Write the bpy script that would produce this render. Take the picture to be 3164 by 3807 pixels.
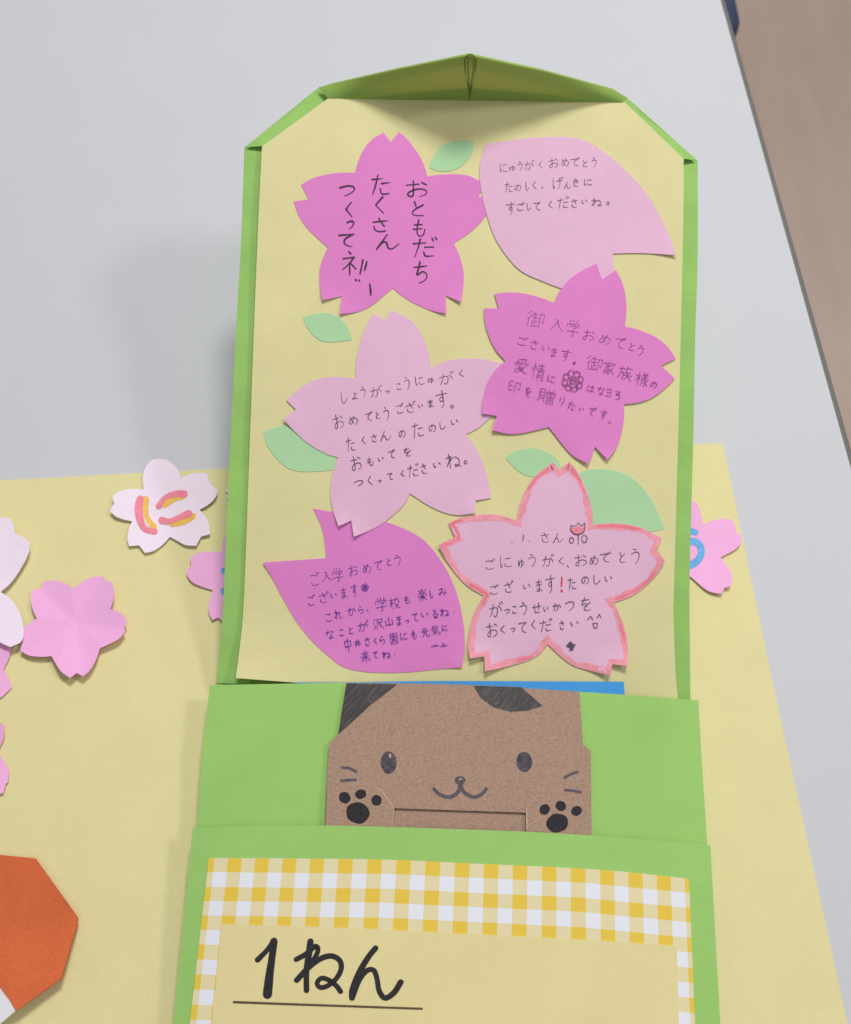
import bpy, math, random
import numpy as np
from mathutils import Vector, Matrix
from mathutils.geometry import delaunay_2d_cdt

random.seed(7)
rng = np.random.default_rng(7)
scene = bpy.context.scene
C = scene.collection
for o in list(bpy.data.objects):
    bpy.data.objects.remove(o)

# ---------------------------------------------------------------- camera
F, PW, PH = 4000.0, 3164.0, 3807.0            # focal length and frame of the view, in photo pixels
CX, CY = PW / 2, PH / 2
CAM_H = 0.5322
AX = np.array([0.99802898, -0.05353294, 0.03274721])
AY = np.array([-0.06241218, -0.90116972, 0.42894971])
AX /= np.linalg.norm(AX); AY -= AX * (AX @ AY); AY /= np.linalg.norm(AY)
AZ = np.cross(AX, AY)
RW = np.array([AX, AY, AZ])                    # camera (right, down, forward) -> world
CAMP = np.array([0.0, 0.0, CAM_H])
cam = bpy.data.cameras.new('camera')
cam.sensor_fit = 'VERTICAL'; cam.sensor_height = 24.0; cam.lens = 24.0 * F / PH
cam.clip_start = 0.01; cam.clip_end = 50
cam.dof.use_dof = True; cam.dof.focus_distance = 0.52; cam.dof.aperture_fstop = 25.2e-3 / 0.0030
cam_o = bpy.data.objects.new('camera', cam); C.objects.link(cam_o)
m = Matrix.Identity(4)
for i in range(3):
    m[i][0] = RW[i][0]; m[i][1] = -RW[i][1]; m[i][2] = -RW[i][2]; m[i][3] = CAMP[i]
cam_o.matrix_world = m
scene.camera = cam_o

# ---------------------------------------------------------------- light (indoor ceiling lamps, an added near fill, pale room)
world = bpy.data.worlds.new('World'); scene.world = world; world.use_nodes = True
world.node_tree.nodes['Background'].inputs[0].default_value = (0.93, 0.96, 1.0, 1)
world.node_tree.nodes['Background'].inputs[1].default_value = 0.175
TGT = np.array([0.04, 0.25, 0.03])
def area(name, direction, dist, sx, sy, watts, col):
    d = np.array(direction, float); d /= np.linalg.norm(d)
    l = bpy.data.lights.new(name, 'AREA'); l.shape = 'RECTANGLE'; l.size = sx; l.size_y = sy
    l.energy = watts; l.color = col
    o = bpy.data.objects.new(name, l); C.objects.link(o)
    o.location = Vector(TGT + d * dist)
    o.rotation_euler = Vector(d).to_track_quat('Z', 'Y').to_euler()
    return o
area('ceiling_lamp_key', (0.66, 0.06, 0.75), 2.0, 0.32, 0.28, 6.8, (1.0, 0.98, 0.95))
area('ceiling_lamp_far', (0.13, 0.46, 0.88), 2.2, 0.6, 0.42, 28.5, (1.0, 0.985, 0.96))
area('near_fill_light', (-0.08, -0.35, 0.93), 2.2, 1.3, 1.1, 4.5, (1.0, 0.985, 0.96))  # added fill from the viewer's side, brightens the tilted flap
scene.view_settings.view_transform = 'Standard'
scene.view_settings.look = 'None'
scene.view_settings.exposure = 0.2
scene.view_settings.gamma = 1.0
scene.render.engine = 'CYCLES'
scene.cycles.use_denoising = True

# ---------------------------------------------------------------- surfaces
def ray(p):
    return RW @ np.array([(p[0] - CX) / F, (p[1] - CY) / F, 1.0])
class Surf:
    """a real plane in the room; pt() gives the point of it (raised by h) at a place read off the photo"""
    def __init__(s, p0, n):
        s.p0 = np.array(p0, float); s.n = np.array(n, float) / np.linalg.norm(n)
    def pt(s, px, py, h=0.0):
        r = ray((px, py)); t = ((s.p0 - CAMP) @ s.n + h) / (r @ s.n)
        return CAMP + r * t
TABLE = Surf((0, 0, 0), (0, 0, 1))
FLOOR = Surf((0, 0, -0.72), (0, 0, 1))
def tilted(p0, yaw, tilt):
    cy, sy, ct, st = math.cos(yaw), math.sin(yaw), math.cos(tilt), math.sin(tilt)
    up = np.array([sy * ct, cy * ct, st]); rt = np.array([cy, -sy, 0])
    return Surf(p0, np.cross(rt, up))
POUCH = tilted(TABLE.pt(1680, 3110, 0.016), math.radians(5.4), math.radians(4.0))
FLAP = tilted(TABLE.pt(1680, 2590, 0.0105), math.radians(5.4), math.radians(20.5))

# ---------------------------------------------------------------- materials
def lin(c):
    return tuple(((v / 255) / 12.92 if v / 255 <= .04045 else ((v / 255 + .055) / 1.055) ** 2.4) for v in c)
def alb(c, k=0.86):
    return tuple(min(0.92, v / k) for v in lin(c)) + (1,)
class NT:
    def __init__(s, name):
        s.m = bpy.data.materials.new(name); s.m.use_nodes = True
        s.t = s.m.node_tree; s.b = s.t.nodes['Principled BSDF']
    def n(s, typ, **kw):
        nd = s.t.nodes.new(typ)
        for k, v in kw.items(): setattr(nd, k, v)
        return nd
    def l(s, a, b): s.t.links.new(a, b)
    def math(s, op, a, b=None, c=None):
        nd = s.n('ShaderNodeMath', operation=op)
        for i, v in enumerate((a, b, c)):
            if v is None: continue
            if isinstance(v, (int, float)): nd.inputs[i].default_value = v
            else: s.l(v, nd.inputs[i])
        return nd.outputs[0]
    def mix(s, fac, a, b):
        nd = s.n('ShaderNodeMix', data_type='RGBA')
        for i, v in ((0, fac), (6, a), (7, b)):
            if isinstance(v, (int, float, tuple)): nd.inputs[i].default_value = v
            else: s.l(v, nd.inputs[i])
        return nd.outputs[2]
    def noise(s, scale, detail=3, rough=.6, vec=None):
        nd = s.n('ShaderNodeTexNoise'); nd.inputs['Scale'].default_value = scale
        nd.inputs['Detail'].default_value = detail; nd.inputs['Roughness'].default_value = rough
        s.l(vec if vec else s.coord(), nd.inputs['Vector'])
        return nd.outputs['Fac']
    def coord(s, which='Object'):
        if not hasattr(s, 'tc'): s.tc = s.n('ShaderNodeTexCoord')
        return s.tc.outputs[which]
    def rng(s, v, a, b, c, d):
        nd = s.n('ShaderNodeMapRange'); s.l(v, nd.inputs[0])
        for i, x in enumerate((a, b, c, d)): nd.inputs[i + 1].default_value = x
        return nd.outputs[0]
    def bump(s, h, strength, dist):
        nd = s.n('ShaderNodeBump'); nd.inputs['Strength'].default_value = strength; nd.inputs['Distance'].default_value = dist
        s.l(h, nd.inputs['Height']); s.l(nd.outputs[0], s.b.inputs['Normal'])
def sc(c, k): return tuple(min(1, v * k) for v in c[:3]) + (1,)
def paper(name, rgb, grain=.05, cloud=.035, crinkle=.0, rough=.8, bump=.12, wave=0):
    t = NT(name); c = alb(rgb)
    fine = t.noise(1500, 2, .7); big = t.noise(28, 3, .55)
    f = t.math('ADD', t.rng(fine, .3, .7, -grain, grain), t.rng(big, .3, .7, -cloud, cloud))
    f = t.math('ADD', f, 1.0)
    v = t.n('ShaderNodeVectorMath', operation='SCALE'); v.inputs[0].default_value = c[:3]; t.l(f, v.inputs['Scale'])
    t.l(v.outputs[0], t.b.inputs['Base Color'])
    t.b.inputs['Roughness'].default_value = rough
    t.b.inputs['Specular IOR Level'].default_value = .3
    h = t.rng(fine, 0, 1, 0, .00004)
    if crinkle > .0004:
        nz = t.noise(38, 2, .5); rd = t.math('ABSOLUTE', t.math('SUBTRACT', nz, .5))
        f = t.math('ADD', f, t.math('MULTIPLY', t.rng(rd, 0, .012, 1, 0), t.rng(t.noise(17, 2, .5), .46, .6, 0, .05)))
        t.l(f, v.inputs['Scale'])
    if crinkle:
        h = t.math('ADD', h, t.rng(t.noise(60, 4, .6), 0, 1, 0, crinkle * 2))
    if wave: h = t.math('ADD', h, t.rng(t.noise(11, 2, .4), 0, 1, 0, wave)); bump = .5
    t.bump(h, bump if not crinkle else .5, 1.0)
    return t.m
def ink(name, rgb, var=.25, scale=900, rough=.5):
    t = NT(name); c = alb(rgb)
    n = t.noise(scale, 3, .7)
    t.l(t.mix(t.rng(n, .35, .68, 0, 1), sc(c, 1 - var), sc(c, 1 + var * 1.6)), t.b.inputs['Base Color'])
    t.b.inputs['Roughness'].default_value = rough
    t.b.inputs['Specular IOR Level'].default_value = .25
    return t.m
M = {}
M['yellow'] = paper('pale_yellow_paper', (212, 204, 152), wave=.006)
M['sheet'] = paper('yellow_drawing_paper', (212, 203, 151), cloud=.02, wave=.006)
M['green'] = paper('green_paper', (145, 188, 101), crinkle=.0006)
M['green_flat'] = paper('green_card', (146, 189, 104), wave=.006)
M['pale_pink'] = paper('pale_pink_paper', (218, 174, 201))
M['magenta'] = paper('magenta_paper', (213, 125, 191))
M['leaf'] = paper('mint_paper', (166, 205, 159))
M['blue'] = paper('blue_paper', (62, 140, 205))
M['white_pink'] = paper('whitish_pink_paper', (234, 214, 230))
M['pink'] = paper('pink_paper', (233, 168, 214), crinkle=.0002)
M['orange'] = paper('orange_paper', (198, 97, 56), grain=.16, cloud=.09, wave=.004)
M['white'] = paper('white_paper', (214, 212, 218))
M['panel'] = paper('cream_panel_paper', (214, 201, 148), cloud=.02, wave=.005)

def kraft():
    t = NT('kraft_paper')
    mp = t.n('ShaderNodeMapping'); mp.vector_type = 'TEXTURE'; t.l(t.coord(), mp.inputs[0])
    mp.inputs['Rotation'].default_value = (0, 0, .3); mp.inputs['Scale'].default_value = (1.35, 1, 1)
    n = t.noise(1150, 4, .75, mp.outputs[0]); n2 = t.noise(2600, 2, .7)
    f = t.math('ADD', t.math('MULTIPLY', n, .6), t.math('MULTIPLY', n2, .4))
    t.l(t.mix(t.rng(f, .36, .64, 0, 1), alb((138, 111, 95)), alb((177, 148, 129))), t.b.inputs['Base Color'])
    t.b.inputs['Roughness'].default_value = .85; t.b.inputs['Specular IOR Level'].default_value = .2
    t.bump(t.rng(n, 0, 1, 0, .00006), .2, 1.0)
    return t.m
M['kraft'] = kraft()
def thin_green():
    t = NT('thin_green_paper'); t.b.inputs['Roughness'].default_value = .8; t.b.inputs['Specular IOR Level'].default_value = .2
    n = t.noise(1500, 2, .7); c = alb((143, 178, 92))
    t.l(t.mix(t.rng(n, .3, .7, 0, 1), sc(c, .95), sc(c, 1.05)), t.b.inputs['Base Color'])
    tr = t.n('ShaderNodeBsdfTranslucent'); tr.inputs['Color'].default_value = alb((214, 176, 70))
    mx = t.n('ShaderNodeMixShader'); mx.inputs[0].default_value = .15
    t.l(t.b.outputs[0], mx.inputs[1]); t.l(tr.outputs[0], mx.inputs[2])
    t.l(mx.outputs[0], t.t.nodes['Material Output'].inputs['Surface'])
    return t.m
M['thin_green'] = thin_green()
def marker_black():
    t = NT('black_marker_fill')
    mp = t.n('ShaderNodeMapping'); t.l(t.coord(), mp.inputs[0])
    mp.vector_type = 'TEXTURE'; mp.inputs['Rotation'].default_value = (0, 0, math.radians(46)); mp.inputs['Scale'].default_value = (9, 1.0, 1.0)
    st = t.noise(900, 4, .7, mp.outputs[0]); sp = t.noise(260, 3, .6)
    c = t.mix(t.rng(st, .45, .72, 0, 1), alb((36, 31, 34)), alb((84, 73, 72)))
    c = t.mix(t.rng(sp, .66, .74, 0, .8), c, alb((132, 110, 98)))
    t.l(c, t.b.inputs['Base Color']); t.b.inputs['Roughness'].default_value = .42
    return t.m
M['black_fill'] = marker_black()
M['black'] = ink('black_marker', (36, 33, 38), .3, 700, .4)
M['black_text'] = ink('black_felt_pen', (62, 40, 66), .2)
M['grey_eye'] = ink('grey_black_marker', (70, 64, 72), .45, 420, .4)
M['mouth'] = ink('grey_marker', (82, 74, 82), .3)
M['pencil'] = ink('pencil_line', (122, 92, 124), .25)
M['pencil_mag'] = ink('pencil_line_on_magenta', (122, 64, 112), .25)
M['pen'] = ink('thin_black_pen', (78, 60, 82), .2)
M['blue_pen'] = ink('blue_ballpoint', (80, 46, 140), .25)
M['pen2'] = ink('dark_grey_pen', (84, 72, 94), .2)
M['red_line'] = ink('red_marker', (205, 62, 88), .15)
M['coral'] = ink('coral_marker', (240, 146, 160), .12, 160)
M['coral_dark'] = ink('coral_marker_overlap', (232, 118, 138), .08, 160)
M['rose'] = ink('rose_marker', (228, 128, 146), .1, 300)
M['amber'] = ink('amber_marker', (235, 180, 84), .12, 300)
M['sky'] = ink('blue_marker', (94, 158, 214), .12, 300)
M['speck'] = ink('tan_dot', (178, 150, 120), .1)
M['fold'] = ink('worn_kraft_fold', (196, 172, 154), .1)
M['thread'] = ink('dark_green_thread', (92, 104, 44), .3)

def simple(name, rgb, rough=.5, n_scale=None, var=.06, spec=.4, k=.86):
    t = NT(name); c = alb(rgb, k)
    if n_scale:
        t.l(t.mix(t.noise(n_scale, 4, .6), sc(c, 1 - var), sc(c, 1 + var)), t.b.inputs['Base Color'])
    else: t.b.inputs['Base Color'].default_value = c
    t.b.inputs['Roughness'].default_value = rough; t.b.inputs['Specular IOR Level'].default_value = spec
    return t
tt = simple('white_laminate', (188, 189, 195), .55, 14, .018, .3)
_vo = tt.n('ShaderNodeTexVoronoi'); _vo.inputs['Scale'].default_value = 22; tt.l(tt.coord(), _vo.inputs['Vector'])
_src = tt.b.inputs['Base Color'].links[0].from_socket
tt.l(tt.mix(tt.math('MULTIPLY', tt.rng(_vo.outputs['Distance'], .018, .03, .5, 0), tt.rng(tt.noise(9, 2, .5), .5, .6, 0, 1)), _src, alb((150, 148, 146))), tt.b.inputs['Base Color'])
tt.bump(tt.rng(tt.noise(1800, 2, .6), 0, 1, 0, .00004), .12, 1.0); M['table'] = tt.m
M['table_body'] = simple('table_core', (150, 148, 145), .6).m
M['rubber'] = simple('grey_rubber_edge', (106, 104, 102), .6, 300, .08).m
M['navy'] = simple('navy_chair_fabric', (58, 66, 92), .8, 500, .12).m
M['steel'] = simple('grey_steel', (120, 120, 122), .35).m
def floor_mat():
    t = NT('brown_floor')
    mp = t.n('ShaderNodeMapping'); t.l(t.coord(), mp.inputs[0]); mp.inputs['Scale'].default_value = (1, .12, 1)
    g = t.noise(22, 5, .65, mp.outputs[0]); big = t.noise(2.2, 3, .5)
    c = t.mix(t.rng(g, .3, .7, 0, 1), alb((160, 142, 131), .62), alb((168, 150, 139), .62))
    c = t.mix(t.rng(big, .35, .7, 0, .5), c, alb((146, 124, 112), .62))
    t.l(c, t.b.inputs['Base Color']); t.b.inputs['Roughness'].default_value = .5
    return t.m
M['floor'] = floor_mat()
def gingham():
    t = NT('yellow_gingham_print')
    sp = t.n('ShaderNodeSeparateXYZ'); t.l(t.coord('UV'), sp.inputs[0])
    u, v = sp.outputs[0], sp.outputs[1]
    a = t.math('LESS_THAN', t.math('FRACT', u), .5); b = t.math('LESS_THAN', t.math('FRACT', v), .5)
    both = t.math('MULTIPLY', a, b); one = t.math('SUBTRACT', t.math('ADD', a, b), t.math('MULTIPLY', both, 2.0))
    k = 2 * math.pi * 8
    s1 = t.math('SINE', t.math('MULTIPLY', t.math('ADD', u, v), k)); s2 = t.math('SINE', t.math('MULTIPLY', t.math('SUBTRACT', u, v), k))
    dots = t.math('GREATER_THAN', t.math('ADD', s1, t.math('MULTIPLY', s2, .55)), .1)
    weave = t.mix(dots, alb((219, 208, 170)), alb((212, 199, 154)))
    c = t.mix(one, alb((218, 219, 229)), weave); c = t.mix(both, c, alb((218, 186, 66)))
    t.l(c, t.b.inputs['Base Color']); t.b.inputs['Roughness'].default_value = .6; t.b.inputs['Specular IOR Level'].default_value = .3
    return t.m
M['gingham'] = gingham()

# ---------------------------------------------------------------- object helpers
WL = {}                                        # world location of every object made
def tag(o, label=None, cat=None, group=None, kind=None):
    if label: o['label'] = label
    if cat: o['category'] = cat
    if group: o['group'] = group
    if kind: o['kind'] = kind
    return o
def empty(name, loc):
    o = bpy.data.objects.new(name, None); C.objects.link(o); o.location = Vector(loc); o.empty_display_size = .02
    WL[o] = np.array(loc, float); return o
def mk(name, V, Fc, mat, parent=None, uv=None, smooth=False):
    V = np.asarray(V, float)
    base = WL[parent] if parent else np.array([V[:, 0].mean(), V[:, 1].mean(), V[:, 2].min()])
    me = bpy.data.meshes.new(name); me.from_pydata([tuple(v) for v in (V - base)], [], [tuple(f) for f in Fc])
    if uv is not None:
        lay = me.uv_layers.new(name='UVMap')
        for lp in me.loops: lay.data[lp.index].uv = uv[lp.vertex_index]
    if smooth:
        for p in me.polygons: p.use_smooth = True
    me.materials.append(mat); me.update()
    o = bpy.data.objects.new(name, me); C.objects.link(o)
    if parent: o.parent = parent
    else: o.location = Vector(base)
    WL[o] = base; return o
def catmull(P, n=6, closed=False):
    P = [np.array(p, float) for p in P]
    if len(P) < 3: return P
    out = []; N = len(P)
    for i in range(N if closed else N - 1):
        p1, p2 = P[i], P[(i + 1) % N]
        p0 = P[i - 1] if (closed or i > 0) else 2 * p1 - p2
        p3 = P[(i + 2) % N] if (closed or i + 2 < N) else 2 * p2 - p1
        for k in range(n):
            t = k / n
            out.append(.5 * (2 * p1 + (p2 - p0) * t + (2 * p0 - 5 * p1 + 4 * p2 - p3) * t * t + (3 * p1 - p0 - 3 * p2 + p3) * t ** 3))
    if not closed: out.append(P[-1])
    return out
def outline(pts, n=6):
    """closed outline; a point with a third value is a sharp corner, the rest is smoothed"""
    ci = [i for i, p in enumerate(pts) if len(p) > 2]
    if not ci: return catmull([p[:2] for p in pts], n, True)
    out = []
    for a in range(len(ci)):
        i, j = ci[a], ci[(a + 1) % len(ci)]
        if j <= i: j += len(pts)
        seg = [pts[k % len(pts)][:2] for k in range(i, j + 1)]
        out += catmull(seg, n)[:-1]
    return out
def zoom(ox, oy, s):
    return lambda P: [((p[0] / s) + ox, (p[1] / s) + oy) + tuple(p[2:]) for p in P]
def inside(p, poly):
    x, y = p; c = False; j = len(poly) - 1
    for i in range(len(poly)):
        if (poly[i][1] > y) != (poly[j][1] > y) and x < (poly[j][0] - poly[i][0]) * (y - poly[i][1]) / (poly[j][1] - poly[i][1]) + poly[i][0]: c = not c
        j = i
    return c
def tri(poly, step):
    poly = [tuple(map(float, p[:2])) for p in poly]
    P = np.array(poly); x0, y0 = P.min(0); x1, y1 = P.max(0); pts = list(poly)
    ys = np.arange(y0 + step / 2, y1, step)
    for r, y in enumerate(ys):
        for x in np.arange(x0 + step / 2 + (r % 2) * step / 2, x1, step):
            if inside((x, y), poly) and np.min(np.hypot(P[:, 0] - x, P[:, 1] - y)) > step * .35: pts.append((x, y))
    n = len(poly)
    v, e, f, *_ = delaunay_2d_cdt([Vector(p) for p in pts], [(i, (i + 1) % n) for i in range(n)], [], 1, 1e-4)
    return [tuple(p) for p in v], [tuple(x) for x in f]
def thicken(top, fc, n, th):
    top = np.asarray(top); N = len(top)
    nn = []
    for f in fc:
        a, b, c = top[f[0]], top[f[1]], top[f[2]]
        nn.append(f if np.cross(b - a, c - a) @ n > 0 else tuple(reversed(f)))
    V = np.vstack([top, top - n * th]); Fc = list(nn) + [tuple(i + N for i in reversed(f)) for f in nn]
    cnt = {}
    for f in nn:
        for k in range(len(f)):
            a, b = f[k], f[(k + 1) % len(f)]; cnt[(a, b)] = 1
    for (a, b) in cnt:
        if (b, a) not in cnt: Fc.append((b, a, a + N, b + N))
    return V, Fc
def sheet(name, poly, surf, h, mat, parent=None, th=.0002, step=60, lift=None, uvf=None, n=6, smooth=False):
    """a piece of paper: outline on a plane of the room, h above it, own thickness, optional curl"""
    o = outline(poly, n) if any(len(p) > 2 for p in poly) or n == 1 else [p[:2] for p in poly]
    v, f = tri(o, step)
    top = [surf.pt(x, y, h + (lift(x, y) if lift else 0)) for x, y in v]
    V, Fc = thicken(top, f, surf.n, th)
    uv = None
    if uvf:
        uv = [uvf(x, y) for x, y in v]; uv = uv + uv
    return mk(name, V, Fc, mat, parent, uv, smooth)
class Strokes:
    """flat pen strokes on a paper; every stroke lies a hair above the one before"""
    def __init__(s, surf, h, lift=None): s.s, s.h, s.lift, s.V, s.F, s.k = surf, h, lift, [], [], 0
    def P(s, x, y): s.V.append(s.s.pt(x, y, s.h + s.k * 2.5e-6 + (s.lift(x, y) if s.lift else 0))); return len(s.V) - 1
    def line(s, pts, w, n=5, taper=.7, vary=.18, closed=False):
        s.k += 1
        q = catmull(pts, n, closed) if len(pts) > 2 else [np.array(p[:2], float) for p in pts]
        if len(pts) == 2:
            a, b = q; q = [a + (b - a) * t for t in (0, .25, .5, .75, 1)]
        if closed: q.append(q[0])
        q = [x for i, x in enumerate(q) if i == 0 or np.linalg.norm(x - q[i - 1]) > 1e-3]
        N = len(q); L = []; R = []; ph = random.random() * 6
        for i in range(N):
            d = q[min(i + 1, N - 1)] - q[max(i - 1, 0)]; l = np.linalg.norm(d); d = d / l if l > 0 else np.array([1., 0])
            t = i / max(1, N - 1); ww = w / 2 * (1 - (1 - taper) * max(0, t - .5) * 2 + vary * math.sin(ph + 5 * t))
            nx = np.array([-d[1], d[0]]) * ww
            L.append(s.P(*(q[i] + nx))); R.append(s.P(*(q[i] - nx)))
            if i == 0 or i == N - 1:
                sg = -1 if i == 0 else 1
                a0 = math.atan2(d[1], d[0]); c = s.P(*q[i]); arc = []
                for k in range(1, 5):
                    a = a0 + math.pi / 2 - math.pi * k / 5 if sg > 0 else a0 + math.pi / 2 + math.pi * k / 5
                    arc.append(s.P(*(q[i] + ww * np.array([math.cos(a), math.sin(a)]))))
                ch = [L[-1]] + arc + [R[-1]]
                for k in range(len(ch) - 1): s.F.append((c, ch[k], ch[k + 1]))
        for i in range(N - 1): s.F.append((L[i], L[i + 1], R[i + 1], R[i]))
    def blob(s, pts):
        s.k += 1; v, f = tri(pts, 25); b = len(s.V)
        for x, y in v: s.P(x, y)
        s.F += [tuple(i + b for i in t) for t in f]
    def ell(s, cx, cy, rx, ry, rot=0, wob=.05):
        ph = random.random() * 6
        s.blob([(cx + (rx * math.cos(a) * math.cos(rot) - ry * math.sin(a) * math.sin(rot)) * (1 + wob * math.sin(2 * a + ph) + wob * .5 * math.sin(5 * a + ph * 2)),
                 cy + (rx * math.cos(a) * math.sin(rot) + ry * math.sin(a) * math.cos(rot)) * (1 + wob * math.sin(2 * a + ph) + wob * .5 * math.sin(5 * a + ph * 2))) for a in np.linspace(0, 2 * math.pi, 28, endpoint=False)])
    def build(s, name, mat, parent):
        F2 = []
        for f in s.F:
            a, b, c = (np.array(s.V[i]) for i in f[:3])
            F2.append(f if np.cross(b - a, c - a) @ s.s.n > 0 else tuple(reversed(f)))
        return mk(name, s.V, F2, mat, parent)

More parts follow.
